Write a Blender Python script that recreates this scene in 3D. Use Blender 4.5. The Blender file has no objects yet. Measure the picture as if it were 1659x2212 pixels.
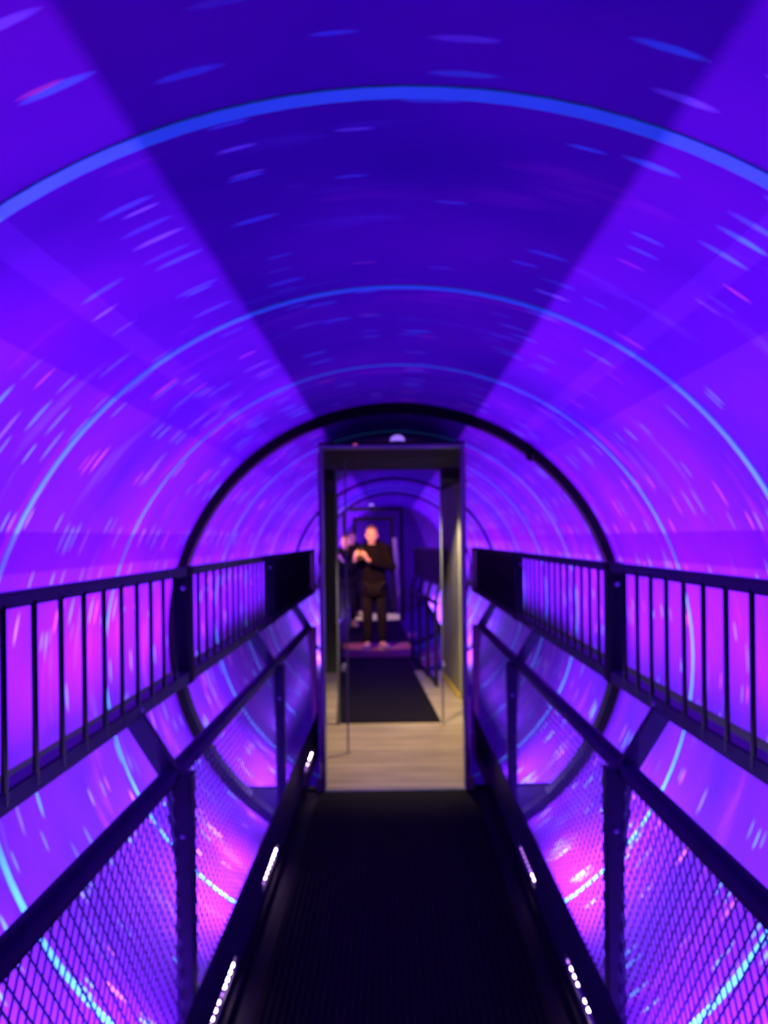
import bpy, bmesh, math, random
from mathutils import Vector, Matrix
random.seed(7)
S = bpy.context.scene
COL = S.collection
PI = math.pi

# ------------------------------------------------------------------ helpers
def mat(name, color, rough=0.5, metal=0.0, spec=0.5, emit=None, estr=0.0):
    m = bpy.data.materials.new(name); m.use_nodes = True
    b = m.node_tree.nodes['Principled BSDF']
    b.inputs['Base Color'].default_value = (*color, 1)
    b.inputs['Roughness'].default_value = rough
    b.inputs['Metallic'].default_value = metal
    b.inputs['Specular IOR Level'].default_value = spec
    if emit:
        b.inputs['Emission Color'].default_value = (*emit, 1)
        b.inputs['Emission Strength'].default_value = estr
    return m

def noise_mat(name, c0, c1, scale=(8, 8, 8), rough=0.5, metal=0.0, spec=0.5, bump=0.0, detail=4):
    """two-tone procedural noise between c0 and c1 in object space"""
    m = mat(name, c0, rough, metal, spec)
    nt = m.node_tree; N = nt.nodes; L = nt.links
    b = N['Principled BSDF']
    tc = N.new('ShaderNodeTexCoord'); mp = N.new('ShaderNodeMapping')
    mp.inputs['Scale'].default_value = scale
    no = N.new('ShaderNodeTexNoise'); no.inputs['Scale'].default_value = 1.0; no.inputs['Detail'].default_value = detail
    cr = N.new('ShaderNodeValToRGB')
    cr.color_ramp.elements[0].position = .3; cr.color_ramp.elements[1].position = .7
    cr.color_ramp.elements[0].color = (*c0, 1); cr.color_ramp.elements[1].color = (*c1, 1)
    L.new(tc.outputs['Object'], mp.inputs['Vector']); L.new(mp.outputs['Vector'], no.inputs['Vector'])
    L.new(no.outputs['Fac'], cr.inputs['Fac']); L.new(cr.outputs['Color'], b.inputs['Base Color'])
    if bump:
        bp = N.new('ShaderNodeBump'); bp.inputs['Strength'].default_value = bump; bp.inputs['Distance'].default_value = .01
        L.new(no.outputs['Fac'], bp.inputs['Height']); L.new(bp.outputs['Normal'], b.inputs['Normal'])
    return m

def props(o, label=None, cat=None, group=None, kind=None):
    if label: o['label'] = label
    if cat: o['category'] = cat
    if group: o['group'] = group
    if kind: o['kind'] = kind
    return o

def link(name, me, m=None, parent=None):
    o = bpy.data.objects.new(name, me); COL.objects.link(o)
    if m is not None and me is not None and not me.materials: me.materials.append(m)
    if parent is not None: o.parent = parent
    return o

def obj(name, bm, m=None, parent=None, smooth=False):
    me = bpy.data.meshes.new(name)
    bmesh.ops.recalc_face_normals(bm, faces=bm.faces)
    bm.to_mesh(me); bm.free()
    if smooth:
        me.polygons.foreach_set('use_smooth', [True] * len(me.polygons))
    return link(name, me, m, parent)

def empty(name, loc=(0, 0, 0), rz=0.0):
    o = bpy.data.objects.new(name, None); COL.objects.link(o)
    o.location = loc; o.rotation_euler = (0, 0, rz); o.empty_display_size = .1
    return o

def box(bm, x0, x1, y0, y1, z0, z1, bevel=0.0):
    vs = [bm.verts.new((x, y, z)) for x in (x0, x1) for y in (y0, y1) for z in (z0, z1)]
    idx = [(0, 1, 3, 2), (4, 6, 7, 5), (0, 4, 5, 1), (2, 3, 7, 6), (0, 2, 6, 4), (1, 5, 7, 3)]
    fs = [bm.faces.new([vs[i] for i in f]) for f in idx]
    if bevel:
        es = list({e for f in fs for e in f.edges})
        bmesh.ops.bevel(bm, geom=es, offset=bevel, segments=2, affect='EDGES', clamp_overlap=True)
    return bm

def new(): return bmesh.new()

def bar(bm, p, q, w, h, up=(0, 0, 1)):
    """rectangular bar from p to q; w across, h along 'up'"""
    p = Vector(p); q = Vector(q); d = (q - p).normalized(); up = Vector(up)
    s = d.cross(up)
    if s.length < 1e-5: s = d.cross(Vector((1, 0, 0)))
    s.normalize(); u = s.cross(d).normalized()
    a = []
    for c in (p, q):
        for i, j in ((-1, -1), (1, -1), (1, 1), (-1, 1)):
            a.append(bm.verts.new(c + s * (i * w / 2) + u * (j * h / 2)))
    for f in ((3, 2, 1, 0), (4, 5, 6, 7), (0, 1, 5, 4), (1, 2, 6, 5), (2, 3, 7, 6), (3, 0, 4, 7)):
        bm.faces.new([a[k] for k in f])
    return bm

def tube(bm, pts, r, seg=12, cap=True):
    pts = [Vector(p) for p in pts]
    rr = r if isinstance(r, (list, tuple)) else [r] * len(pts)
    rings = []
    for i, p in enumerate(pts):
        d = (pts[min(i + 1, len(pts) - 1)] - pts[max(i - 1, 0)]).normalized()
        ref = Vector((0, 0, 1)) if abs(d.z) < .9 else Vector((1, 0, 0))
        s = d.cross(ref).normalized(); u = s.cross(d)
        rings.append([bm.verts.new(p + (s * math.cos(2 * PI * k / seg) + u * math.sin(2 * PI * k / seg)) * rr[i]) for k in range(seg)])
    for a, b in zip(rings, rings[1:]):
        for k in range(seg):
            bm.faces.new((a[k], a[(k + 1) % seg], b[(k + 1) % seg], b[k]))
    if cap:
        bm.faces.new(rings[0][::-1]); bm.faces.new(rings[-1])
    return bm

def lathe(bm, prof, seg=24, c=(0, 0, 0)):
    c = Vector(c); rings = []
    for r, z in prof:
        rings.append([bm.verts.new(c + Vector((r * math.cos(2 * PI * k / seg), r * math.sin(2 * PI * k / seg), z))) for k in range(seg)])
    for a, b in zip(rings, rings[1:]):
        for k in range(seg):
            bm.faces.new((a[k], a[(k + 1) % seg], b[(k + 1) % seg], b[k]))
    bm.faces.new(rings[0][::-1]); bm.faces.new(rings[-1])
    return bm

def prism(bm, poly, z0, z1):
    lo = [bm.verts.new((x, y, z0)) for x, y in poly]; hi = [bm.verts.new((x, y, z1)) for x, y in poly]
    n = len(poly)
    bm.faces.new(lo[::-1]); bm.faces.new(hi)
    for k in range(n):
        bm.faces.new((lo[k], lo[(k + 1) % n], hi[(k + 1) % n], hi[k]))
    return bm

def ball(bm, c, r, sub=2, scale=(1, 1, 1)):
    M = Matrix.Translation(c) @ Matrix.Diagonal((*scale, 1))
    bmesh.ops.create_icosphere(bm, subdivisions=sub, radius=r, matrix=M)
    return bm

# ------------------------------------------------------------------ dimensions (metres); y runs into the tunnel
XC = 0.027            # tunnel axis
ZC = 0.95
R = 1.339
XW = 0.012            # walkway centre line
WALL = 4.55           # end of the near bar guard / doorway plane
END = 19.0

# ------------------------------------------------------------------ materials
M_steel = noise_mat('dark_painted_steel', (.012, .004, .045), (.020, .007, .070), (14, 14, 14), .5, 0, .35, .05)
M_black = noise_mat('black_steel', (.006, .003, .014), (.010, .005, .022), (9, 9, 9), .6, 0, .12)
M_mesh = noise_mat('expanded_metal', (.045, .018, .13), (.07, .03, .19), (40, 40, 40), .45, 0, .4)
M_ring = noise_mat('black_ring_steel', (.002, .001, .004), (.003, .0015, .006), (9, 9, 9), .7, 0, .08)
M_panel = noise_mat('black_guard_panel', (.006, .002, .018), (.010, .004, .026), (5, 5, 2), .6, 0, .2)
M_litpost = noise_mat('grey_brown_lit_post', (.26, .20, .17), (.34, .27, .22), (10, 10, 2), .6)  # steel posts' warm light put into a grey brown colour
M_bolt = mat('zinc_bolt', (.35, .22, .5), .35, .6)
M_mat = noise_mat('black_ribbed_rubber', (.0045, .003, .006), (.008, .005, .010), (30, 5, 30), .75, 0, .15)
M_deck = noise_mat('dark_deck_plate', (.008, .004, .014), (.013, .007, .022), (6, 6, 6), .6, 0, .2)
M_toe = noise_mat('dark_toe_board', (.020, .007, .055), (.030, .011, .075), (5, 3, 9), .5, 0, .3)
M_frame = noise_mat('grey_aluminium_frame', (.20, .22, .24), (.28, .30, .33), (20, 20, 4), .35, .3)
M_header = noise_mat('black_header_board', (.012, .012, .011), (.020, .020, .018), (4, 4, 4), .7, 0, .2)
M_dgreen = noise_mat('dark_green_grey_wall', (.06, .065, .055), (.08, .085, .07), (6, 6, 1), .7)
M_olive = noise_mat('olive_board_wall', (.30, .27, .17), (.42, .38, .25), (9, 9, .6), .65)
M_yellow = noise_mat('yellow_edge_strip', (.75, .52, .03), (.85, .62, .05), (9, 9, 9), .5)
M_red = noise_mat('reddish_timber_platform', (.22, .09, .07), (.30, .13, .10), (3, 30, 3), .6)
M_glass_edge = noise_mat('glass_joint_strip', (.22, .2, .26), (.3, .28, .34), (20, 20, 2), .2)
M_litjamb = noise_mat('pale_lit_jamb', (.50, .48, .42), (.6, .57, .5), (10, 10, 1), .6)  # jamb edge with its lamp light put into a pale colour

def tile_mat():
    m = mat('tan_timber_planks', (.5, .38, .26), .45)
    nt = m.node_tree; N = nt.nodes; L = nt.links; b = N['Principled BSDF']
    tc = N.new('ShaderNodeTexCoord'); mp = N.new('ShaderNodeMapping')
    L.new(tc.outputs['Object'], mp.inputs['Vector'])
    br = N.new('ShaderNodeTexBrick'); br.offset = .37
    br.inputs['Scale'].default_value = 1.0
    br.inputs['Brick Width'].default_value = 9.0; br.inputs['Row Height'].default_value = .40
    br.inputs['Mortar Size'].default_value = .012; br.inputs['Mortar Smooth'].default_value = .4
    br.inputs['Color1'].default_value = (.40, .30, .215, 1); br.inputs['Color2'].default_value = (.46, .345, .245, 1)
    br.inputs['Mortar'].default_value = (.64, .52, .38, 1)
    mp.inputs['Location'].default_value = (3.6, -.22, 0)
    L.new(mp.outputs['Vector'], br.inputs['Vector'])
    no = N.new('ShaderNodeTexNoise'); no.inputs['Scale'].default_value = 1.0; no.inputs['Detail'].default_value = 5
    mp2 = N.new('ShaderNodeMapping'); mp2.inputs['Scale'].default_value = (2.2, 11, 1)
    L.new(tc.outputs['Object'], mp2.inputs['Vector']); L.new(mp2.outputs['Vector'], no.inputs['Vector'])
    mx = N.new('ShaderNodeMix'); mx.data_type = 'RGBA'; mx.blend_type = 'OVERLAY'
    mx.inputs[0].default_value = .55
    L.new(br.outputs['Color'], mx.inputs[6]); L.new(no.outputs['Fac'], mx.inputs[7])
    L.new(mx.outputs[2], b.inputs['Base Color'])
    return m
M_tile = tile_mat()

def drum_mat():
    """galaxy-painted fabric: deep violet-blue cloth, soft nebula patches and painted flecks (uv = metres round x metres along)"""
    m = mat('galaxy_painted_cloth', (.17, .05, .85), .85, 0, .1)
    nt = m.node_tree; N = nt.nodes; L = nt.links; b = N['Principled BSDF']
    uv = N.new('ShaderNodeUVMap'); uv.uv_map = 'UVMap'
    def mapped(sx, sy, ox=0, oy=0):
        mp = N.new('ShaderNodeMapping'); mp.inputs['Scale'].default_value = (sx, sy, 1); mp.inputs['Location'].default_value = (ox, oy, 0)
        L.new(uv.outputs['UV'], mp.inputs['Vector']); return mp.outputs['Vector']
    def noise(sx, sy, detail=3, ox=0, oy=0):
        n = N.new('ShaderNodeTexNoise'); n.inputs['Scale'].default_value = 1.0; n.inputs['Detail'].default_value = detail
        L.new(mapped(sx, sy, ox, oy), n.inputs['Vector']); return n.outputs['Fac']
    def ramp(fac, stops, interp='LINEAR'):
        r = N.new('ShaderNodeValToRGB'); r.color_ramp.interpolation = interp
        e = r.color_ramp.elements
        while len(e) < len(stops): e.new(.5)
        for k, (p, c) in enumerate(stops):
            e[k].position = p; e[k].color = (*c, 1) if len(c) == 3 else c
        L.new(fac, r.inputs['Fac']); return r.outputs['Color']
    def mix(fac, a, c):
        x = N.new('ShaderNodeMix'); x.data_type = 'RGBA'
        if isinstance(fac, float): x.inputs[0].default_value = fac
        else: L.new(fac, x.inputs[0])
        for s, v in ((6, a), (7, c)):
            if isinstance(v, tuple): x.inputs[s].default_value = (*v, 1)
            else: L.new(v, x.inputs[s])
        return x.outputs[2]
    def math_(op, a, c=None):
        x = N.new('ShaderNodeMath'); x.operation = op
        for s, v in ((0, a), (1, c)):
            if v is None: continue
            if isinstance(v, float): x.inputs[s].default_value = v
            else: L.new(v, x.inputs[s])
        return x.outputs[0]
    base = ramp(noise(.9, 1.6, 3), [(.3, (.070, .005, .255)), (.5, (.130, .009, .32)), (.72, (.21, .013, .36))])
    # pink nebula wisps, drawn out round the drum
    w = ramp(noise(1.1, 5.5, 4, 3.1, 7.7), [(.60, (0, 0, 0)), (.74, (1, 1, 1))])
    base = mix(math_('MULTIPLY', w, .55), base, (.45, .05, .42))
    w2 = ramp(noise(1.4, 7, 3, 11.1, 2.3), [(.63, (0, 0, 0)), (.75, (1, 1, 1))])
    base = mix(math_('MULTIPLY', w2, .4), base, (.20, .22, .60))
    # flecks: cells long round the drum, short along it
    def flecks(sx, sy, radius, keep, ox, oy, thr_soft=.25):
        v = N.new('ShaderNodeTexVoronoi'); v.voronoi_dimensions = '2D'; v.feature = 'F1'
        v.inputs['Scale'].default_value = 1.0; v.inputs['Randomness'].default_value = .85
        L.new(mapped(sx, sy, ox, oy), v.inputs['Vector'])
        mask = ramp(v.outputs['Distance'], [(radius * (1 - thr_soft), (1, 1, 1)), (radius, (0, 0, 0))])
        sp = N.new('ShaderNodeSeparateColor'); L.new(v.outputs['Color'], sp.inputs['Color'])
        k = math_('LESS_THAN', sp.outputs['Red'], keep)
        return math_('MULTIPLY', mask, k), sp.outputs['Green'], sp.outputs['Blue']
    for (sx, sy, rad, keep, ox, oy) in ((3.1, 20, .21, .15, .3, .7), (2.5, 14, .16, .10, 5.7, 3.3), (4.4, 30, .20, .10, 9.1, 1.9)):
        f, g, bl = flecks(sx, sy, rad, keep, ox, oy, .45)
        colr = ramp(g, [(0, (.14, .55, .75)), (.45, (.12, .85, .75)), (.68, (.4, .6, .8)), (.80, (.9, .25, .45)), (.93, (.9, .3, .3))], 'CONSTANT')
        f = math_('MULTIPLY', f, math_('ADD', math_('MULTIPLY', bl, .65), .25))
        base = mix(f, base, colr)
    L.new(base, b.inputs['Base Color'])
    return m
M_drum = drum_mat()

def stripe_mat():
    m = noise_mat('cyan_fluorescent_tape', (.06, .34, .62), (.10, .75, .72), (3, .2, 3), .7, 0, .2, detail=3)
    b = m.node_tree.nodes['Principled BSDF']
    b.inputs['Emission Color'].default_value = (.02, .5, .9, 1); b.inputs['Emission Strength'].default_value = .045
    return m
M_stripe = stripe_mat()

# ------------------------------------------------------------------ the rotating drum (setting)
def drum():
    bm = new(); seg = 160; ny = 40
    uvl = bm.loops.layers.uv.new('UVMap')
    y0, y1 = -1.2, END
    rows = []
    for j in range(ny + 1):
        y = y0 + (y1 - y0) * j / ny
        rows.append([bm.verts.new((XC + R * math.sin(2 * PI * k / seg), y, ZC - R * math.cos(2 * PI * k / seg))) for k in range(seg)])
    for j in range(ny):
        for k in range(seg):
            f = bm.faces.new((rows[j][k], rows[j][(k + 1) % seg], rows[j + 1][(k + 1) % seg], rows[j + 1][k]))
            for l, (kk, jj) in zip(f.loops, ((k, j), (k + 1, j), (k + 1, j + 1), (k, j + 1))):
                l[uvl].uv = (2 * PI * kk / seg * R, y0 + (y1 - y0) * jj / ny)
    me = bpy.data.meshes.new('wall_tunnel')
    bm.to_mesh(me); bm.free()
    me.polygons.foreach_set('use_smooth', [True] * len(me.polygons))
    return link('wall_tunnel', me, M_drum)
wall = props(drum(), 'round tunnel drum of violet galaxy cloth lit by ultraviolet light', None, None, 'structure')

def hoop(y, width, thick, m, name, inner=0.0, seg=128):
    bm = new()
    ro, ri = R - .001 - inner, R - .001 - inner - thick
    a = []
    for k in range(seg):
        s, c = math.sin(2 * PI * k / seg), math.cos(2 * PI * k / seg)
        a.append([bm.verts.new((XC + r * s, y + dy, ZC + r * c)) for r, dy in ((ro, -width / 2), (ri, -width / 2), (ri, width / 2), (ro, width / 2))])
    for k in range(seg):
        p, q = a[k], a[(k + 1) % seg]
        for i in range(4):
            bm.faces.new((p[i], q[i], q[(i + 1) % 4], p[(i + 1) % 4]))
    return obj(name, bm, m, wall)
for y, w in ((1.34, .036), (2.38, .027), (3.45, .020), (5.6, .022), (6.7, .022), (7.8, .022), (11.4, .03), (12.6, .03)):
    h = hoop(y, w, .003, M_stripe, 'stripe_hoop'); h['label'] = 'cyan painted hoop round the tunnel cloth'
ring = hoop(4.47, .09, .052, M_ring, 'rim_ring'); ring['label'] = 'black steel rim ring of the drum'
bm = new()
th = math.radians(38)
for t_ in (th,):
    c = Vector((XC + (R - .04) * math.sin(t_), 4.47, ZC + (R - .04) * math.cos(t_)))
    ball(bm, c, .034, 2, (1, 1.3, 1))
    tube(bm, [c + Vector((0, -.05, 0)), c + Vector((0, -.085, 0))], .014)
obj('ring_clamp', bm, M_ring, wall)
h = hoop(9.9, .06, .03, M_ring, 'rim_ring'); h['label'] = 'black steel rim ring of the drum'
h = hoop(13.2, .07, .03, M_ring, 'rim_ring'); h['label'] = 'black steel rim ring of the drum'

# ends of the drum
bm = new(); lathe(bm, [(R + .02, 0), (R + .02, .03)], 96)
w_far = obj('wall_far', bm, noise_mat('violet_cloth', (.06, .006, .14), (.09, .008, .18), (1.5, 1.5, 1.5), .85)); w_far.rotation_euler = (PI / 2, 0, 0); w_far.location = (XC, END + .03, ZC); w_far['kind'] = 'structure'
bm = new(); lathe(bm, [(R + .02, 0), (R + .02, .03)], 96)
w_back = obj('wall_back', bm, M_deck); w_back.rotation_euler = (PI / 2, 0, 0); w_back.location = (XC, -1.2, ZC); w_back['kind'] = 'structure'

# bulkhead below deck level under the doorway
dl_, dr_ = -.409, .420
bm = new()
for sgn in (-1, 1):
    pts = []
    xs0 = .575
    def circ_z(x): return ZC - math.sqrt(max(R * R - (x - XC) ** 2, 0))
    zt = -.002
    xm = XC + sgn * (math.sqrt(R * R - (ZC - zt) ** 2) - .004)
    x_in = XW + sgn * xs0
    poly = [(x_in, zt)] + [(x_in + (xm - x_in) * t / 12, circ_z(x_in + (xm - x_in) * t / 12) + .006) for t in range(13)]
    f = [bm.verts.new((x, 4.56, z)) for x, z in poly]; g = [bm.verts.new((x, 4.62, z)) for x, z in poly]
    n = len(poly)
    bm.faces.new(f); bm.faces.new(g[::-1])
    for k in range(n): bm.faces.new((f[k], f[(k + 1) % n], g[(k + 1) % n], g[k]))
box(bm, -.60, dl_ - .006, 4.56, 4.62, -.40, -.004); box(bm, dr_ + .006, .62, 4.56, 4.62, -.40, -.004)
bulk = obj('trim_bulkhead', bm, M_black); bulk['kind'] = 'structure'

# ------------------------------------------------------------------ walkway
bm = new(); box(bm, XW - .535, XW + .535, -1.15, 4.5, -.06, -.004)
floor = obj('floor_walkway', bm, M_deck); floor['kind'] = 'structure'

def ribbed_mat(x0, x1, y0, y1, z0, pitch=.024, shear=0.0):
    """lengthwise ribs; shear = sideways drift per metre"""
    bm = new(); n = int(round((x1 - x0) / pitch)); prof = []
    for k in range(n):
        a = x0 + (x1 - x0) * k / n; p = (x1 - x0) / n
        prof += [(a, .003), (a + p * .38, .003), (a + p * .46, .008), (a + p * .92, .008)]
    prof.append((x1, .003))
    lo = [(x0, 0)]; hi = [(x1, 0)]
    loop = lo + prof + hi
    A = [bm.verts.new((x + shear * 0, y0, z0 + z)) for x, z in loop]
    B = [bm.verts.new((x + shear * (y1 - y0), y1, z0 + z)) for x, z in loop]
    for k in range(len(loop)):
        bm.faces.new((A[k], A[(k + 1) % len(loop)], B[(k + 1) % len(loop)], B[k]))
    bm.faces.new(A); bm.faces.new(B[::-1])
    return bm
o = obj('walkway_mat', ribbed_mat(XW - .462, XW + .462, -1.1, 4.495, -.004), M_mat)
props(o, 'black ribbed rubber mat running along the walkway to the doorway', 'floor mat')

# ------------------------------------------------------------------ railings
Z_HAND = .84; X_HAND = .64; X_POST = .600; X_OUT = .741; X_TOE = .555
POSTS = (2.13, 3.94, 5.62)
GPOSTS = (2.62, )

def expanded_mesh(bm, y0, y1, p0, p1, dy=.0195, dv=.028, w=.0050, t=.0021):
    """diamond mesh on the plane spanned by y and the segment p0->p1 (x,z)"""
    p0 = Vector((p0[0], 0, p0[1])); p1 = Vector((p1[0], 0, p1[1]))
    L = (p1 - p0).length; e = (p1 - p0) / L; nrm = e.cross(Vector((0, 1, 0)))
    ni = int((y1 - y0) / dy); nj = int(L / dv)
    P = lambda i, j: p0 + e * min(j * dv, L) + Vector((0, y0 + i * dy, 0))
    for i in range(ni):
        for j in range(nj + 1):
            if (i + j) % 2: continue
            for s in (-1, 1):
                if not 0 <= j + s <= nj: continue
                a, b = P(i, j), P(i + 1, j + s)
                d = (b - a).normalized(); sd = nrm.cross(d)
                tilt = (nrm * .02 + sd).normalized()
                other = d.cross(tilt)
                vs = []
                for c in (a, b):
                    for u, v in ((-1, -1), (1, -1), (1, 1), (-1, 1)):
                        vs.append(bm.verts.new(c + tilt * (u * w / 2) + other * (v * t / 2)))
                for f in ((0, 1, 5, 4), (1, 2, 6, 5), (2, 3, 7, 6), (3, 0, 4, 7)):
                    bm.faces.new([vs[k] for k in f])
    return bm

def railing(sgn, label):
    root = empty('railing', (XW + sgn * X_POST, 0.3, 0))
    ox, oy = root.location.x, root.location.y
    X = lambda a: XW + sgn * a - ox
    Y = lambda y: y - oy
    def put(name, bm, m, lab=None, par=root, smooth=False):
        o = obj(name, bm, m, par, smooth)
        if lab: o['label'] = lab
        return o
    # tubular handrail
    put('handrail', tube(new(), [(X(X_HAND), Y(.35), Z_HAND), (X(X_HAND), Y(5.66), Z_HAND)], .027, 20), M_steel, None, root, True)
    # inner posts with a gusset up to the handrail
    for k, py in enumerate(POSTS):
        m = M_litpost if py > 5.2 else M_steel
        bm = new(); box(bm, X(X_POST) - .024, X(X_POST) + .024, Y(py) - .024, Y(py) + .024, -.05, .85, .003)
        p = put('post', bm, m, 'grey brown end post, its warm light put into the colour' if py > 5 else None)
        bm = new()
        # triangular gusset plate, thickness along y
        tri = [(X(X_POST) - sgn * .02, .62), (X(X_POST) + sgn * .022, .56), (X(X_HAND) + sgn * .012, .822), (X(X_POST) - sgn * .01, .80)]
        a = [bm.verts.new((x, Y(py) - .02, z)) for x, z in tri]; b = [bm.verts.new((x, Y(py) + .02, z)) for x, z in tri]
        bm.faces.new(a); bm.faces.new(b[::-1])
        for i in range(4): bm.faces.new((a[i], a[(i + 1) % 4], b[(i + 1) % 4], b[i]))
        put('gusset_plate', bm, m, None, p)
        bm = new(); ball(bm, (X(X_POST) + sgn * 0, Y(py) - .026, .68), .008, 2, (1, .6, 1))
        put('bolt', bm, M_bolt, None, p, True)
        # flat bracket from the handrail out and up to the upper guard
        bm = new(); bar(bm, (X(X_HAND) , Y(py), Z_HAND + .005), (X(X_OUT), Y(py), 1.006), .03, .052, (-sgn * .8, 0, .6))
        br = put('bracket', bm, M_steel)
        bm = new(); ball(bm, (X(X_OUT) - sgn * .022, Y(py) - .0, 1.025), .010, 2, (.6, 1, 1))
        put('bolt', bm, M_bolt, None, br, True)
    # mesh infill between the posts
    for a, b in ((.40, POSTS[0]), (POSTS[0], POSTS[1]), (POSTS[1], POSTS[2])):
        bm = new(); expanded_mesh(bm, Y(a), Y(b), (X(.606), .10), (X(.630), Z_HAND - .005))
        put('mesh_panel', bm, M_mesh, 'diamond expanded metal mesh panel')
    # toe board with slots that show the light strips behind it
    bm = new()
    xt0, xt1 = sorted((X(X_TOE), X(X_TOE + .006)))
    slots = [(1.90, 2.56), (3.10, 3.50)] + ([(4.62, 5.08)] if sgn < 0 else [])
    box(bm, xt0, xt1, Y(.35), Y(5.45), -.06, .058); box(bm, xt0, xt1, Y(.35), Y(5.45), .098, .262)
    e = .35
    for a, b in slots + [(5.45, 5.45)]:
        if a > e: box(bm, xt0, xt1, Y(e), Y(a), .058, .098)
        e = b
    put('toe_board', bm, M_toe)
    bm = new(); xa, xb = sorted((X(X_TOE - .022), X(X_TOE)))
    box(bm, xa, xb, Y(.35), Y(4.48), -.004, .026, .002)
    put('kerb_angle', bm, M_black)
    # upper guard
    bm = new(); box(bm, X(X_OUT) - .02, X(X_OUT) + .02, Y(.45), Y(7.05), 1.376, 1.406, .004); put('top_rail', bm, M_steel)
    bm = new(); box(bm, X(X_OUT) - .022, X(X_OUT) + .022, Y(.45), Y(7.05), 1.003, 1.047, .004); put('lower_rail', bm, M_steel)
    gp = 2.66 if sgn < 0 else 2.585
    for py in (gp, 4.53):
        bm = new(); box(bm, X(X_OUT) - .027, X(X_OUT) + .027, Y(py) - .027, Y(py) + .027, 1.000, 1.409, .003)
        p = put('guard_post', bm, M_black)
        bm = new(); ball(bm, (X(X_OUT) + .004, Y(py) - .028, 1.335), .009, 2, (1, .5, 1)); put('bolt', bm, M_bolt, None, p, True)
    me = None
    k = 0; y = gp - .195 + .015
    ys = []
    while y > .5: ys.append(y); y -= .1215
    y = gp + .125
    while y < 4.48: ys.append(y); y += .1215
    for y in sorted(ys):
        if me is None:
            bm = new(); tube(bm, [(0, 0, 1.018), (0, 0, 1.385)], .0062, 10)
            b0 = put('baluster', bm, M_black, None, root, True); me = b0.data
        else:
            b0 = link('baluster', me, None, root)
        b0.location = (X(X_OUT - .017), Y(y), 0)
    bm = new(); box(bm, X(X_OUT) - .008, X(X_OUT) + .008, Y(WALL + .03), Y(6.72), 1.045, 1.38)
    put('solid_panel', bm, M_panel, 'solid black guard panel')
    bm = new(); box(bm, X(X_OUT) - .024, X(X_OUT) + .024, Y(6.78), Y(7.0), 1.0, 1.406, .003)
    put('end_post', bm, M_litpost, 'grey brown end post, its warm light put into the colour')
    props(root, label, 'railing', 'railings along the walkway')
    return root
railing(-1, 'dark metal railing on the left of the walkway, mesh below and upright bars above')
railing(1, 'dark metal railing on the right of the walkway, mesh below and upright bars above')

# ------------------------------------------------------------------ light strips (seen through the toe board slots)
LED_C = (1.0, .62, 1.0)
def led_mat(s):
    return mat('led_glow', (.9, .7, .9), .4, 0, .5, LED_C if s > 4 else (.62, .22, 1), s)
M_led_hot = led_mat(34); M_led_warm = led_mat(11); M_led_dim = led_mat(1.7)
M_strip = mat('white_strip_channel', (.10, .06, .16), .5)
def led_strip(sgn, y0, y1, strengths, label):
    x = XW + sgn * (X_TOE + .012)
    r = empty('led_strip', (x, y0, .078))
    bm = new(); box(bm, -.0025, .0025, 0, y1 - y0, -.007, .007); obj('channel', bm, M_strip, r)
    n = len(strengths); cache = {}
    for i, s in enumerate(strengths):
        if s == 0: continue
        mm = (M_led_dim, M_led_warm, M_led_hot)[s - 1]
        bm = new(); ball(bm, (0, 0, 0), .0075, 2, (.7, 1, 1))
        b = obj('led_bead', bm, mm, r, True)
        b.location = (-sgn * .005, (i + .5) * (y1 - y0) / n, 0)
    props(r, label, 'light strip', 'light strips beside the walkway')
led_strip(-1, 1.95, 2.56, [3, 3, 3, 3, 3, 3, 3, 2, 2, 2, 1, 3, 3, 3, 3], 'nearest left light strip, a row of glowing white beads low beside the mat')
led_strip(-1, 3.12, 3.50, [1, 2, 2, 2, 2, 3, 3, 3], 'short left light strip of pinkish beads beside the second mesh panel')
led_strip(-1, 4.64, 5.06, [1, 1, 2, 0, 3, 3, 3], 'farthest left light strip with two bright beads close to the doorway')
led_strip(1, 1.95, 2.56, [3, 3, 2, 3, 2, 3, 0, 3, 2, 0, 2, 2, 2, 1], 'nearest right light strip, broken row of glowing beads low beside the mat')
led_strip(1, 3.12, 3.48, [2, 2, 1, 1, 1, 1, 1, 1], 'dim violet right light strip beside the second mesh panel')

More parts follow.
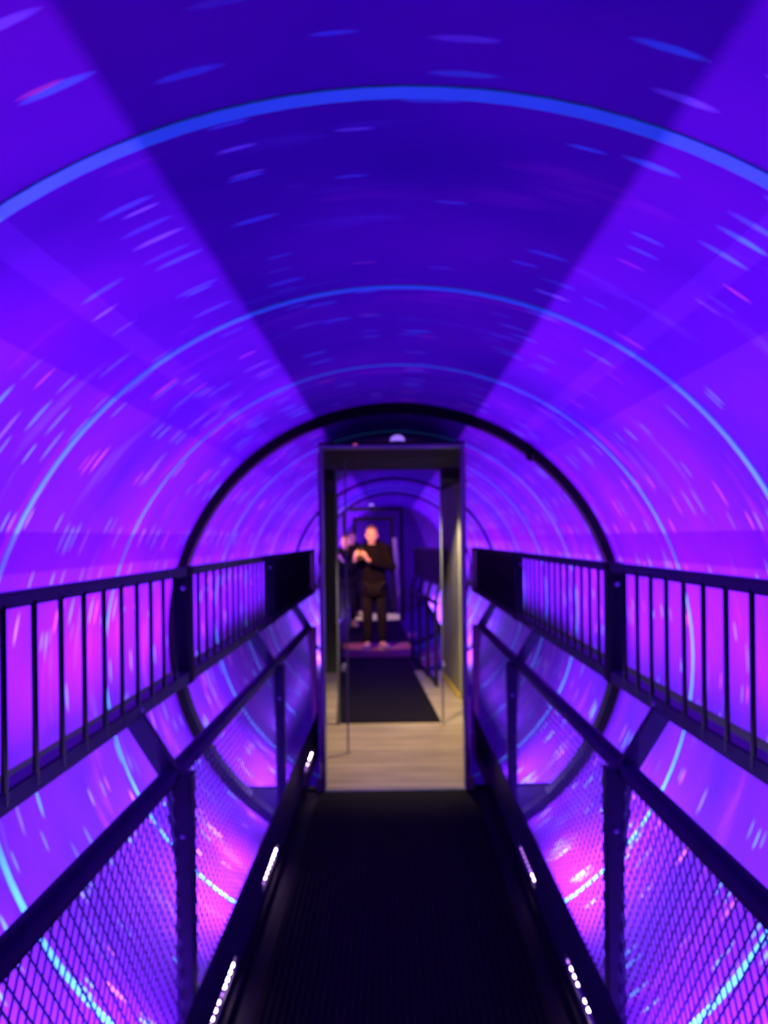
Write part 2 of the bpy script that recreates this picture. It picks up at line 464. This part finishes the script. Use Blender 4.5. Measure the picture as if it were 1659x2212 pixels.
# long thin area lamps: the strips' own light on the cloth, plus added ones
UV = (.35, .05, 1.0)
UVW = (.42, .27, 1.0)
def strip_lamp(x, y0, y1, z, sgn, watts_per_m, tilt, width=.003, color=UV):
    l = bpy.data.lights.new('uv_strip_light', 'AREA'); l.shape = 'RECTANGLE'
    l.size = width; l.size_y = y1 - y0; l.energy = watts_per_m * (y1 - y0); l.color = color
    o = bpy.data.objects.new('uv_strip_light', l); COL.objects.link(o)
    d = Vector((sgn * math.cos(tilt), 0, math.sin(tilt)))
    zax = -d; yax = Vector((0, 1, 0)); xax = yax.cross(zax)
    o.matrix_world = Matrix.Translation((x, (y0 + y1) / 2, z)) @ Matrix((xax, yax, zax)).transposed().to_4x4()
    return o
UVP = 44.0
UPP = 25.0
for sgn in (-1, 1):
    # low strips behind the toe boards, thrown outwards and down
    for a, b, k in ((.4, 2.45, 1.55), (3.15, 3.95, 1.9), (4.35, 5.40, 1.5)):
        strip_lamp(XW + sgn * .645, a, b, .0, sgn, UVP * k, math.radians(6), .006, UVW)
    strip_lamp(XW + sgn * .84, 5.9, 8.5, .06, sgn, UVP * .16, math.radians(0), .006, UVW)  # added lamp without a strip, brightens the drum beside the passage
    strip_lamp(XW + sgn * .76, 9.2, 18.8, .06, sgn, UVP * .9, math.radians(8), .006, UVW)  # added lamp, lights the drum beyond the inner doorway
    # added, unseen trough lights outside the guards; their shields cut the dark ceiling wedge
    LX, LZ = XC + sgn * 1.017, .872
    strip_lamp(LX, .88, 18.6, LZ, sgn, UPP, math.radians(72), .0012)
    lb = empty('added_trough_light', (LX, .7, LZ))
    bm = new(); a, b = sorted((-sgn * .024, -sgn * .0265)); box(bm, a, b, 0, 18.0, -.012, .0580)
    obj('light_cutoff', bm, M_black, lb)
    bm = new(); a, b = sorted((sgn * .012, -sgn * .0265)); box(bm, a, b, 0, 18.0, -.016, -.006)
    obj('channel', bm, M_black, lb)
    for ay in (2.64, 4.53, 6.7):
        bm = new(); bar(bm, (-sgn * .02, ay - .7, -.011), (XW + sgn * (X_OUT + .036) - LX, ay - .7, 1.02 - LZ), .02, .008); obj('arm', bm, M_black, lb)
    props(lb, 'added slim black trough light, unseen outside the %s railing' % ('left' if sgn < 0 else 'right'), 'light')
    bm = new(); a, b = sorted((XW + sgn * .715, XW + sgn * .721)); box(bm, a, b, 8.55, 18.9, -.02, .38 if sgn < 0 else .175)  # added baffle, blocks the far lamps from the ceiling and from view
    t = obj('trim_light_baffle', bm, M_toe); t['kind'] = 'structure'

# ------------------------------------------------------------------ doorway and passage
D1 = 4.5
dl, dr, dt = -.409, .420, 2.04
door = empty('door_1', (0, D1, 0)); door['kind'] = 'structure'; door['label'] = 'tall narrow doorway frame at the end of the walkway'
def dpart(name, bm, m, par, lab=None):
    o = obj(name, bm, m, par)
    if lab: o['label'] = lab
    return o
bm = new(); box(bm, dl - .014, dl, 0, .12, 0, dt, .002); dpart('jamb', bm, M_frame, door)
bm = new(); box(bm, dr, dr + .014, 0, .12, 0, dt, .002); dpart('jamb', bm, M_frame, door)
bm = new(); box(bm, dl - .014, dr + .014, 0, .12, dt, dt + .014, .002); dpart('lintel', bm, M_frame, door)
bm = new(); box(bm, dl, dr, .0, .03, -.03, .004, .001); dpart('threshold', bm, M_frame, door)
bm = new(); box(bm, dl - .055, dl - .014, .01, .05, -.05, .07, .003); dpart('foot_bracket', bm, M_litpost, door)
bm = new(); box(bm, dr + .014, dr + .055, .01, .05, -.05, .07, .003); dpart('foot_bracket', bm, M_litpost, door)
bm = new(); ball(bm, (-.21, -.004, dt + .016), .007, 2, (2, 1, .7)); dpart('indicator', bm, mat('red_indicator', (.8, .1, .12), .4, 0, .5, (1, .12, .2), .5), door, 'small red indicator')

M_dome = mat('milky_dome', (.75, .65, .9), .25, 0, .5, (.40, .22, 1), .8)
# dome lamps standing on door heads
def dome_lamp(loc, label):
    r = empty('dome_lamp', loc)
    bm = new(); lathe(bm, [(.030, 0), (.030, .010), (.046, .016), (.046, .024)], 24); obj('base', bm, M_header, r, True)
    bm = new(); lathe(bm, [(.044, .024), (.043, .036), (.037, .049), (.026, .058), (.012, .063), (.002, .064)], 24)
    obj('dome', bm, M_dome, r, True)
    props(r, label, 'lamp')
    return r
dome_lamp((.042, D1 + .06, dt + .014), 'small milky dome lamp on top of the near doorway frame')

# passage shell: side walls flare just outside the opening
slL = (-.80 - (dl - .03)) / (8.5 - 4.62)
bm = new()
prism(bm, [(dl - .015, 4.62), (-.776, 8.5), (-.795, 8.5), (dl - .035, 4.62)], 0, 2.02)
w = obj('wall_left', bm, M_dgreen); w['kind'] = 'structure'
bm = new(); prism(bm, [(-.795, 8.5), (-.595, 8.5), (-.595, 8.53), (-.795, 8.53)], 0, 2.0)
w = obj('wall_end', bm, M_dgreen); w['kind'] = 'structure'
bm = new(); prism(bm, [(dr + .015, 4.62), (.652, 7.0), (.671, 7.0), (dr + .035, 4.62)], 0, 2.02)
w = obj('wall_right', bm, M_olive); w['kind'] = 'structure'
# olive boards with grooves
bm = new()
A0, B0 = Vector((.612, 7.0)), Vector((.533, 8.2))
e = (B0 - A0); n = Vector((e.y, -e.x)).normalized()
nb = 9
for k in range(nb):
    a = A0 + e * (k / nb); b = A0 + e * ((k + .93) / nb)
    dpt = .02 if k % 3 else .05
    q = [a, b, b + n * dpt, a + n * dpt]
    prism(bm, [(v.x, v.y) for v in q], 0, 2.0)
prism(bm, [(v.x, v.y) for v in (A0 + n * .02, B0 + n * .02, B0 + n * .06, A0 + n * .06)], 0, 2.0)
w = obj('wall_boarded', bm, M_olive); w['kind'] = 'structure'; w['label'] = 'olive boarded wall right of the inner doorway'
bm = new()
prism(bm, [(v.x, v.y) for v in (A0 - n * .012, B0 - n * .012, B0, A0)], 0, .05)
w = obj('baseboard_right', bm, M_yellow); w['kind'] = 'structure'; w['label'] = 'yellow strip along the foot of the boarded wall'
bm = new(); prism(bm, [(dl - .03, 4.505), (dr + .03, 4.505), (.71, 7.0), (.71, 8.55), (-.83, 8.55), (-.83, 8.5)], -.06, 0)
fl = obj('floor_passage', bm, M_tile); fl['kind'] = 'structure'; fl['label'] = 'pale tan plank floor beyond the doorway'
bm = new(); prism(bm, [(dl - .03, 4.62), (dr + .03, 4.62), (.59, 6.14), (-.57, 6.14)], 2.055, 2.085)
c = obj('ceiling_passage', bm, M_header); c['kind'] = 'structure'
bm = new()
prism(bm, [(-.57, 6.14), (-.452, 6.14), (-.615, 8.5), (-.80, 8.5)], 2.0, 2.02)
prism(bm, [(.59, 6.14), (.412, 6.14), (.535, 8.2), (.70, 8.2), (.70, 7.0)], 2.0, 2.02)
c = obj('ceiling_sides', bm, M_header); c['kind'] = 'structure'

# inner doorway: mirror image of the near one, built solid
D2 = 6.1
il, ir, it = -.437, .392, 2.05
d2 = empty('door_2', (0, D2, 0)); d2['kind'] = 'structure'; d2['label'] = 'mirror image of the near doorway, built as an inner doorway with thin grey edges'
bm = new(); box(bm, il - .014, il, 0, .04, 0, it, .002); dpart('jamb', bm, M_frame, d2)
bm = new(); box(bm, ir, ir + .012, 0, .04, 0, it, .002); dpart('jamb', bm, M_frame, d2)
bm = new(); box(bm, -.555, .575, 0, .03, it, 2.20); box(bm, -.555, il - .014, 0, .03, 1.97, it); box(bm, ir + .012, .575, 0, .03, 1.97, it)
dpart('header_board', bm, M_header, d2, 'black board over the inner doorway')

# clear pane standing in for the mirror, with its joint strip
def glass_mat():
    m = bpy.data.materials.new('clear_glass'); m.use_nodes = True
    nt = m.node_tree; nt.nodes.clear()
    o = nt.nodes.new('ShaderNodeOutputMaterial'); mx = nt.nodes.new('ShaderNodeMixShader')
    t = nt.nodes.new('ShaderNodeBsdfTransparent'); g = nt.nodes.new('ShaderNodeBsdfGlossy'); f = nt.nodes.new('ShaderNodeValue')
    t.inputs['Color'].default_value = (.97, .98, .98, 1)
    g.inputs['Roughness'].default_value = .02; f.outputs[0].default_value = .02
    nt.links.new(f.outputs[0], mx.inputs[0]); nt.links.new(t.outputs[0], mx.inputs[1]); nt.links.new(g.outputs[0], mx.inputs[2])
    nt.links.new(mx.outputs[0], o.inputs['Surface'])
    return m
M_glass = glass_mat()
gs = empty('mirror_standin', (0, 5.3, 0))
bm = new(); box(bm, -.47, -.327, 0, .008, 0.002, 2.05); o = obj('pane', bm, M_glass, gs)
bm = new(); box(bm, -.315, .49, 0, .008, 0.002, 2.05); o = obj('pane', bm, M_glass, gs)
bm = new(); box(bm, -.327, -.315, -.004, .012, 0.002, 2.05, .002); o = obj('joint_strip', bm, M_glass_edge, gs)
props(gs, 'clear pane in place of the mirror, with one upright joint, inside the doorway', 'glass screen')

# warm downlight of the passage
def spot(name, loc, target, energy, color, deg, blend=.4, rad=.05):
    l = bpy.data.lights.new(name, 'SPOT'); l.energy = energy; l.color = color; l.spot_size = math.radians(deg); l.spot_blend = blend; l.shadow_soft_size = rad
    o = bpy.data.objects.new(name, l); COL.objects.link(o); o.location = loc
    o.rotation_euler = (Vector(target) - Vector(loc)).to_track_quat('-Z', 'Y').to_euler()
    return o
spot('passage_downlight', (.22, 5.75, 2.03), (.12, 5.9, 0), 165, (1, .76, .46), 92, .55, .04)

spot('wall_fill_spot', (.47, 6.5, 1.97), (.50, 7.2, 0), 105, (1, .84, .52), 84, .6, .04)  # added spot that brightens the lower part of the boarded wall

# ------------------------------------------------------------------ walkway's mirror image built as a second walkway (runs slightly to the left)
def cx(y): return -.030 - .042 * (y - 6.1)
SH = -.042
def strip_poly(y0, y1, hl, hr): return [(cx(y0) - hl, y0), (cx(y0) + hr, y0), (cx(y1) + hr, y1), (cx(y1) - hl, y1)]
bm = new(); prism(bm, strip_poly(8.55, END - .05, .56, .50), -.06, -.002)
f2 = obj('floor_inner', bm, M_deck); f2['kind'] = 'structure'
def mat2(y0, y1, hw, label):
    o = obj('walkway_mat', ribbed_mat(cx(y0) - hw, cx(y0) + hw, y0, y1, 0, .03, SH), M_mat)
    props(o, label, 'floor mat'); return o
o = obj('walkway_mat', ribbed_mat(-.465, .385, 6.15, 9.53, 0, .03, -.062), M_mat)
props(o, 'reflected black ribbed mat starting at the inner doorway and ending at the reddish platform', 'floor mat')
mat2(10.82, 13.8, .46, 'reflected black ribbed mat behind the standing person in the dark jacket')
bm = new(); prism(bm, strip_poly(9.54, 10.8, .46, .45), -.002, .012)
props(obj('platform', bm, M_red), 'reflected low reddish timber platform under the feet of the standing person', 'platform')
bm = new(); prism(bm, [(-.86, 13.82), (.16, 13.82), (.16, 15.05), (-.86, 15.05)], -.002, .006)
props(obj('threshold_board', bm, M_tile), 'reflected pale tan floor board at the foot of the farthest doorways', 'floor board')
spot('far_board_fill', (-.32, 14.4, 1.96), (-.32, 14.4, 0), 150, (1, .82, .58), 40, .3, .03)  # added spot that brightens the far floor board

# far doorways: repeated reflections, built solid
def far_door(n, y, x0, x1, top, w, m, label):
    d = empty('door_%d' % n, (0, y, 0)); d['kind'] = 'structure'; d['label'] = label
    bm = new(); box(bm, x0, x0 + w, 0, .06, 0, top, .003); dpart('jamb', bm, m, d)
    bm = new(); box(bm, x1 - w, x1, 0, .06, 0, top, .003); dpart('jamb', bm, m, d)
    bm = new(); box(bm, x0, x1, 0, .06, top, top + w, .003); dpart('lintel', bm, m, d)
    return d
far_door(3, 13.8, -.90, .215, 2.0, .065, M_header, 'reflected dark far doorway frame behind the standing person')
far_door(4, 15.2, -.78, .04, 1.85, .07, M_header, 'smallest and farthest reflected doorway frame')
bm = new(); bar(bm, (.165, 13.87, 0), (.05, 13.87, 1.5), .075, .04, (0, 1, 0))  # lit jamb edge built as a board, its light in the pale colour
props(obj('lit_jamb_board', bm, M_litjamb), 'lit edge of the far jamb, built as a pale upright board right of the standing person', 'board')
dome_lamp((-.36, 13.83, 2.065), 'reflected tiny dome lamp on top of the far doorway frame')

# right-hand railing of the mirrored walkway, built solid
def inner_railing():
    P0, P1 = Vector((.44, 7.6)), Vector((.235, 9.5))
    r = empty('railing', (P0.x, P0.y, 0))
    d = (P1 - P0)
    def at(t, off=0.0): 
        q = d * t; n = Vector((d.y, -d.x)).normalized()
        return q + n * off
    def flat(bm, t0, t1, off, thk, z0, z1):
        a, b = at(t0, off), at(t1, off); c, e = at(t1, off + thk), at(t0, off + thk)
        return prism(bm, [(a.x, a.y), (b.x, b.y), (c.x, c.y), (e.x, e.y)], z0, z1)
    obj('top_rail', flat(new(), 0, 1, .03, .03, 1.36, 1.39), M_steel, r)
    obj('solid_panel', flat(new(), 0, 1, .04, .012, 1.05, 1.36), M_panel, r)['label'] = 'solid black guard panel'
    obj('lower_rail', flat(new(), 0, 1, .03, .03, 1.01, 1.05), M_steel, r)
    a, b = at(0), at(1)
    obj('handrail', tube(new(), [(a.x, a.y, .84), (b.x, b.y, .84)], .024, 12), M_steel, r, True)
    for t in (.03, .32, .63, .97):
        q = at(t)
        bm = new(); bar(bm, (q.x, q.y, -.002), (q.x, q.y, .82), .036, .03, (0, 1, 0)); p = obj('post', bm, M_steel, r)
        q2 = at(t, .045)
        bm = new(); bar(bm, (q.x, q.y, .85), (q2.x, q2.y, 1.02), .035, .012, (0, 1, 0)); obj('bracket', bm, M_steel, r)
    obj('toe_board', flat(new(), 0, 1, .0, .01, -.002, .05), M_toe, r)
    props(r, 'reflected short dark railing seen through the inner doorway, right of its mat', 'railing', 'railings along the walkway')
inner_railing()

# ------------------------------------------------------------------ people: the mirrored photographer, and two figures for small far faces
M_skin = noise_mat('skin', (.62, .36, .24), (.70, .42, .29), (18, 18, 18), .5)
M_jacket = noise_mat('dark_jacket', (.005, .004, .007), (.010, .007, .010), (30, 30, 30), .85, 0, .05, .2)
M_trouser = noise_mat('dark_trousers', (.010, .009, .012), (.019, .016, .017), (30, 30, 12), .85, 0, .05, .2)
M_shoe = noise_mat('pale_trainers', (.55, .45, .36), (.66, .56, .46), (20, 20, 20), .6)
M_hair = noise_mat('fair_hair', (.20, .11, .05), (.30, .17, .08), (60, 60, 20), .6)
M_eye = mat('eye_dark', (.02, .015, .012), .2)
M_lip = mat('lips', (.45, .18, .15), .5)
M_phone = noise_mat('black_phone', (.010, .010, .012), (.016, .016, .018), (20, 20, 20), .3)
M_sole = noise_mat('shoe_sole', (.6, .55, .48), (.7, .65, .58), (20, 20, 20), .7)

def skin_bm(verts, edges, sub=2):
    """grow a surface round a skeleton; verts = {name: ((x,y,z), r)}; first vertex is the root"""
    me = bpy.data.meshes.new('skin_tmp'); names = list(verts)
    idx = {n: i for i, n in enumerate(names)}
    me.from_pydata([verts[n][0] for n in names], [(idx[a], idx[b]) for a, b in edges], [])
    o = bpy.data.objects.new('skin_tmp', me); COL.objects.link(o)
    o.modifiers.new('s', 'SKIN')
    for i, n in enumerate(names):
        rr = verts[n][1]
        sv = me.skin_vertices[0].data[i]
        sv.radius = (rr, rr) if not isinstance(rr, tuple) else rr
        sv.use_root = (i == 0)
    sd = o.modifiers.new('d', 'SUBSURF'); sd.levels = sub; sd.render_levels = sub
    dg = bpy.context.evaluated_depsgraph_get()
    ev = o.evaluated_get(dg); m2 = bpy.data.meshes.new_from_object(ev)
    bm = bmesh.new(); bm.from_mesh(m2)
    bpy.data.objects.remove(o); bpy.data.meshes.remove(me); bpy.data.meshes.remove(m2)
    return bm

def fuse(bm, voxel, smooth=6):
    me = bpy.data.meshes.new('fuse_tmp'); bm.to_mesh(me); bm.free()
    o = bpy.data.objects.new('fuse_tmp', me); COL.objects.link(o)
    r = o.modifiers.new('r', 'REMESH'); r.mode = 'VOXEL'; r.voxel_size = voxel
    if smooth:
        s = o.modifiers.new('m', 'SMOOTH'); s.iterations = smooth; s.factor = .4
    dg = bpy.context.evaluated_depsgraph_get()
    m2 = bpy.data.meshes.new_from_object(o.evaluated_get(dg))
    bpy.data.objects.remove(o); bpy.data.meshes.remove(me)
    m2.materials.clear()
    m2.polygons.foreach_set('use_smooth', [True] * len(m2.polygons))
    return m2

HC = Vector((-.005, -.02, 1.540))      # head centre
def head(bm):
    ball(bm, HC + Vector((0, .012, .018)), .1, 3, (.76, .93, 1.0))        # skull
    ball(bm, HC + Vector((0, -.022, -.045)), .1, 3, (.60, .66, .78))      # face
    ball(bm, HC + Vector((0, -.060, -.095)), .03, 2, (1.0, .8, .75))      # chin
    ball(bm, HC + Vector((0, -.094, -.030)), .016, 2, (.85, 1.1, 1.5))    # nose
    for s in (-1, 1):
        ball(bm, HC + Vector((s * .078, .004, -.018)), .024, 2, (.4, .8, 1.25))   # ears
        ball(bm, HC + Vector((s * .034, -.070, .014)), .022, 2, (1.2, .6, .55))   # brow
        ball(bm, HC + Vector((s * .042, -.055, -.045)), .026, 2, (1, .8, 1))      # cheek
    return bm

def hand(V, E, tag, wrist, sx, px):
    """five-fingered hand round the edge of the phone at x = px; sx = +1 when the fingers reach towards +x"""
    wx, wy, wz = wrist
    V[tag + 'palm'] = ((px - sx * .030, -.292, wz + .055), .024); E.append((tag + 'wrist', tag + 'palm'))
    V[tag + 'knuck'] = ((px - sx * .022, -.312, wz + .085), .022); E.append((tag + 'palm', tag + 'knuck'))
    ln = (.030, .038, .041, .033)
    for f in range(4):
        z = wz + .050 + f * .019
        a, b, c = tag + 'f%da' % f, tag + 'f%db' % f, tag + 'f%dc' % f
        V[a] = ((px - sx * .012, -.330, z), .0095); V[b] = ((px + sx * .010, -.3345, z + .003), .0088); V[c] = ((px + sx * (ln[f] - .008), -.331, z + .005), .0078)
        E += [(tag + ('palm' if f < 2 else 'knuck'), a), (a, b), (b, c)]
    V[tag + 't1'] = ((px - sx * .018, -.285, wz + .080), .011); V[tag + 't2'] = ((px + sx * .006, -.288, wz + .100), .0095); V[tag + 't3'] = ((px + sx * .020, -.296, wz + .112), .0085)
    E += [(tag + 'palm', tag + 't1'), (tag + 't1', tag + 't2'), (tag + 't2', tag + 't3')]

PHX = -.155   # phone centre
LEG = {'R': (-.075, -.01), 'L': (.125, .0)}
def person_meshes():
    V = {'pelvis': ((0.02, 0, .90), (.125, .10)), 'sp1': ((.01, .005, 1.05), (.12, .09)), 'chest': ((0, .005, 1.24), (.14, .095)),
         'nb': ((0, .005, 1.37), .06), 'neck': ((-.003, -.005, 1.43), .05), 'hd': ((HC.x, HC.y, 1.50), .055),
         'Rsh': ((-.155, .0, 1.335), .055), 'Relb': ((-.27, -.06, 1.09), .040), 'Rwrist': ((-.222, -.262, 1.215), .027),
         'Lsh': ((.165, .0, 1.345), .055), 'Lelb': ((.245, -.10, 1.10), .040), 'Lwrist': ((-.065, -.272, 1.205), .027),
         'Rhip': ((-.065, 0, .86), .085), 'Rknee': ((-.07, -.02, .47), .055), 'Rank': ((LEG['R'][0], .02, .09), .038), 'Rtoe': ((LEG['R'][0] - .02, -.09, .045), .032),
         'Lhip': ((.105, 0, .86), .085), 'Lknee': ((.118, -.025, .47), .055), 'Lank': ((LEG['L'][0], .02, .09), .038), 'Ltoe': ((LEG['L'][0] + .03, -.09, .045), .032)}
    E = [('pelvis', 'sp1'), ('sp1', 'chest'), ('chest', 'nb'), ('nb', 'neck'), ('neck', 'hd'), ('chest', 'Rsh'), ('Rsh', 'Relb'), ('Relb', 'Rwrist'),
         ('chest', 'Lsh'), ('Lsh', 'Lelb'), ('Lelb', 'Lwrist'), ('pelvis', 'Rhip'), ('Rhip', 'Rknee'), ('Rknee', 'Rank'), ('Rank', 'Rtoe'),
         ('pelvis', 'Lhip'), ('Lhip', 'Lknee'), ('Lknee', 'Lank'), ('Lank', 'Ltoe')]
    hand(V, E, 'R', V['Rwrist'][0], 1, PHX - .0375)
    hand(V, E, 'L', V['Lwrist'][0], -1, PHX + .0375)
    bm = skin_bm(V, E, 2); head(bm)
    body = fuse(bm, .0055, 3)
    # jacket: bulky, with a hood lying behind the neck
    bm = new()
    rings = []
    for z, x, rx, ry in ((.715, .025, .188, .138), (.76, .024, .19, .14), (.80, .024, .19, .14), (.90, .02, .182, .132), (1.0, .012, .172, .125), (1.12, .004, .185, .130),
                         (1.24, .0, .198, .132), (1.32, .0, .19, .12), (1.37, .002, .135, .095), (1.405, .002, .085, .08)):
        rings.append([bm.verts.new((x + rx * math.copysign(abs(math.cos(2 * PI * k / 28)) ** .8, math.cos(2 * PI * k / 28)), .005 + ry * math.sin(2 * PI * k / 28), z)) for k in range(28)])
    for a, b in zip(rings, rings[1:]):
        for k in range(28): bm.faces.new((a[k], a[(k + 1) % 28], b[(k + 1) % 28], b[k]))
    bm.faces.new(rings[0][::-1]); bm.faces.new(rings[-1])
    for sh, el, wr in (((-.165, 0, 1.325), (-.277, -.06, 1.09), (-.232, -.232, 1.198)), ((.172, .0, 1.335), (.255, -.10, 1.10), (-.035, -.262, 1.192))):
        sh, el, wr = Vector(sh), Vector(el), Vector(wr)
        tube(bm, [sh, sh.lerp(el, .5), el], [.078, .070, .062], 16); tube(bm, [el, el.lerp(wr, .5), wr], [.062, .056, .046], 16)
        ball(bm, sh, .080, 3); ball(bm, el, .063, 3)
    for x, y, z, r in ((.0, .085, 1.42, .075), (.075, .055, 1.42, .07), (-.075, .055, 1.405, .055), (.12, .03, 1.40, .06), (.07, .0, 1.385, .05), (-.07, .0, 1.375, .045)):
        ball(bm, (x, y, z), r, 2, (1, 1, .75))
    jacket = fuse(bm, .011, 4)
    V = {'p': ((.02, 0, .90), (.15, .115)), 'Rh': ((-.070, 0, .84), .105), 'Rk': ((-.072, -.02, .47), .078), 'Ra': ((LEG['R'][0], .015, .085), .066),
         'Lh': ((.110, 0, .84), .105), 'Lk': ((.120, -.025, .47), .078), 'La': ((LEG['L'][0], .015, .085), .066)}
    E = [('p', 'Rh'), ('Rh', 'Rk'), ('Rk', 'Ra'), ('p', 'Lh'), ('Lh', 'Lk'), ('Lk', 'La')]
    trousers = fuse(skin_bm(V, E, 2), .012, 4)
    def shoe(x, turn):
        bm = new()
        ball(bm, (0, .0, .050), .05, 3, (.86, 1.2, .9)); ball(bm, (0, -.10, .042), .05, 3, (.92, 1.45, .72)); ball(bm, (0, -.05, .048), .05, 3, (.85, 1.5, .8))
        bmesh.ops.rotate(bm, verts=bm.verts, cent=(0, 0, 0), matrix=Matrix.Rotation(turn, 3, 'Z'))
        bmesh.ops.translate(bm, verts=bm.verts, vec=(x, .01, 0))
        for v in bm.verts: v.co.z = max(v.co.z, .012)
        return fuse(bm, .007, 3)
    sR, sL = shoe(LEG['R'][0], -.25), shoe(LEG['L'][0], .5)
    def sole(x, turn):
        bm = new(); pts = []
        for k in range(20):
            a = 2 * PI * k / 20; pts.append((.045 * math.cos(a), -.055 + .125 * math.sin(a)))
        pts = [(px * math.cos(turn) - py * math.sin(turn) + x, px * math.sin(turn) + py * math.cos(turn) + .01) for px, py in pts]
        prism(bm, pts, 0, .018); me = bpy.data.meshes.new('sole'); bm.to_mesh(me); bm.free(); return me
    soR, soL = sole(LEG['R'][0], -.25), sole(LEG['L'][0], .5)
    bm = new(); ball(bm, HC + Vector((0, .018, .026)), .103, 4, (.80, .96, 1.0))
    bmesh.ops.delete(bm, geom=[v for v in bm.verts if (v.co.y < HC.y - .030 and v.co.z < HC.z + .072) or v.co.z < HC.z - .035 or (v.co.z < HC.z + .012 and v.co.y < HC.y + .02)], context='VERTS')
    me = bpy.data.meshes.new('hair'); bm.to_mesh(me); bm.free(); me.polygons.foreach_set('use_smooth', [True] * len(me.polygons))
    eyes = new()
    for s in (-1, 1): ball(eyes, HC + Vector((s * .032, -.0855, -.004)), .009, 2, (1.2, .6, .8))
    em = bpy.data.meshes.new('eyes'); eyes.to_mesh(em); eyes.free()
    lips = new(); ball(lips, HC + Vector((0, -.0835, -.072)), .02, 2, (1.15, .35, .32))
    lm = bpy.data.meshes.new('lips'); lips.to_mesh(lm); lips.free()
    return dict(body=(body, M_skin), jacket=(jacket, M_jacket), trousers=(trousers, M_trouser), hair=(me, M_hair), eyes=(em, M_eye), lips=(lm, M_lip)), ((sR, soR), (sL, soL))
PM, SHOES = person_meshes()
def person(loc, rz, label, scale=1.0):
    p = link('person', PM['body'][0], M_skin)
    p.location = loc; p.rotation_euler = (0, 0, rz); p.scale = (scale,) * 3
    for n in ('jacket', 'trousers', 'hair', 'eyes', 'lips'):
        link(n, PM[n][0], PM[n][1], p)
    for s, so in SHOES:
        q = link('shoe', s, M_shoe, p); link('sole', so, M_sole, q)
    props(p, label, 'person')
    bm = new(); box(bm, PHX - .0375, PHX + .0375, -.3235, -.3155, 1.205, 1.36, .003)
    ph = obj('smartphone', bm, M_phone)
    ph.matrix_world = Matrix.Translation(loc) @ Matrix.Rotation(rz, 4, 'Z') @ Matrix.Scale(scale, 4)
    bm = new(); box(bm, PHX - .030, PHX - .012, -.3255, -.3235, 1.33, 1.352, .001); obj('camera_bump', bm, M_phone, ph)
    return p, ph
PX, PY = -.262, 10.15
p, ph = person((PX, PY, .012), .03, 'reflected person in dark jacket and pale shoes holding up a phone with both hands')
props(ph, 'reflected black phone raised in the hands of the standing person', 'phone')
p2, ph2 = person((-.76, 14.6, .006), .1, 'second figure far back, built for a small orange face just left of the nearer person', .97)  # figure built for a small orange face far back
props(ph2, 'phone held by the second figure far behind', 'phone')
p3, ph3 = person((-.79, 12.9, .009), .1, 'third figure, built for a small orange face at the far left edge of the inner doorway', .93)  # another figure, for the face at the left edge
props(ph3, 'phone held by the third figure at the left edge', 'phone')
spot('person_fill_spot', (-.52, 8.55, 1.93), (PX - .02, PY - .02, 1.0), 330, (1, .38, .07), 46, .5, .03)  # added spot aimed at the figure to turn it orange
spot('far_face_fill', (-.62, 11.8, 1.9), (-.80, 14.6, 1.3), 110, (1, .40, .10), 50, .5, .03)  # added spot for the far faces, no fixture there

# ------------------------------------------------------------------ world, camera, view
wd = bpy.data.worlds.new('dark_surroundings'); S.world = wd; wd.use_nodes = True
wd.node_tree.nodes['Background'].inputs['Color'].default_value = (.0, .0, .0, 1)
cam = bpy.data.cameras.new('camera'); co = bpy.data.objects.new('camera', cam); COL.objects.link(co)
FPX = 1640.0
cam.sensor_fit = 'VERTICAL'; cam.sensor_height = 36.0; cam.sensor_width = 27.0
cam.lens = 36.0 * FPX / 2212.0
cam.shift_x = -(846 - 829.5) / 2212.0
cam.shift_y = (1162 - 1106) / 2212.0
cam.clip_start = .02
co.matrix_world = Matrix.Translation((0, 0, 1.5)) @ Matrix.Rotation(PI / 2, 4, 'X') @ Matrix.Rotation(-.0122, 4, 'Z')
cam.dof.use_dof = True; cam.dof.focus_distance = .42; cam.dof.aperture_fstop = 10.0
S.camera = co
S.view_settings.view_transform = 'Standard'
S.view_settings.look = 'None'
S.view_settings.exposure = 0.0
S.view_settings.gamma = 1.0
S.view_settings.use_curve_mapping = False
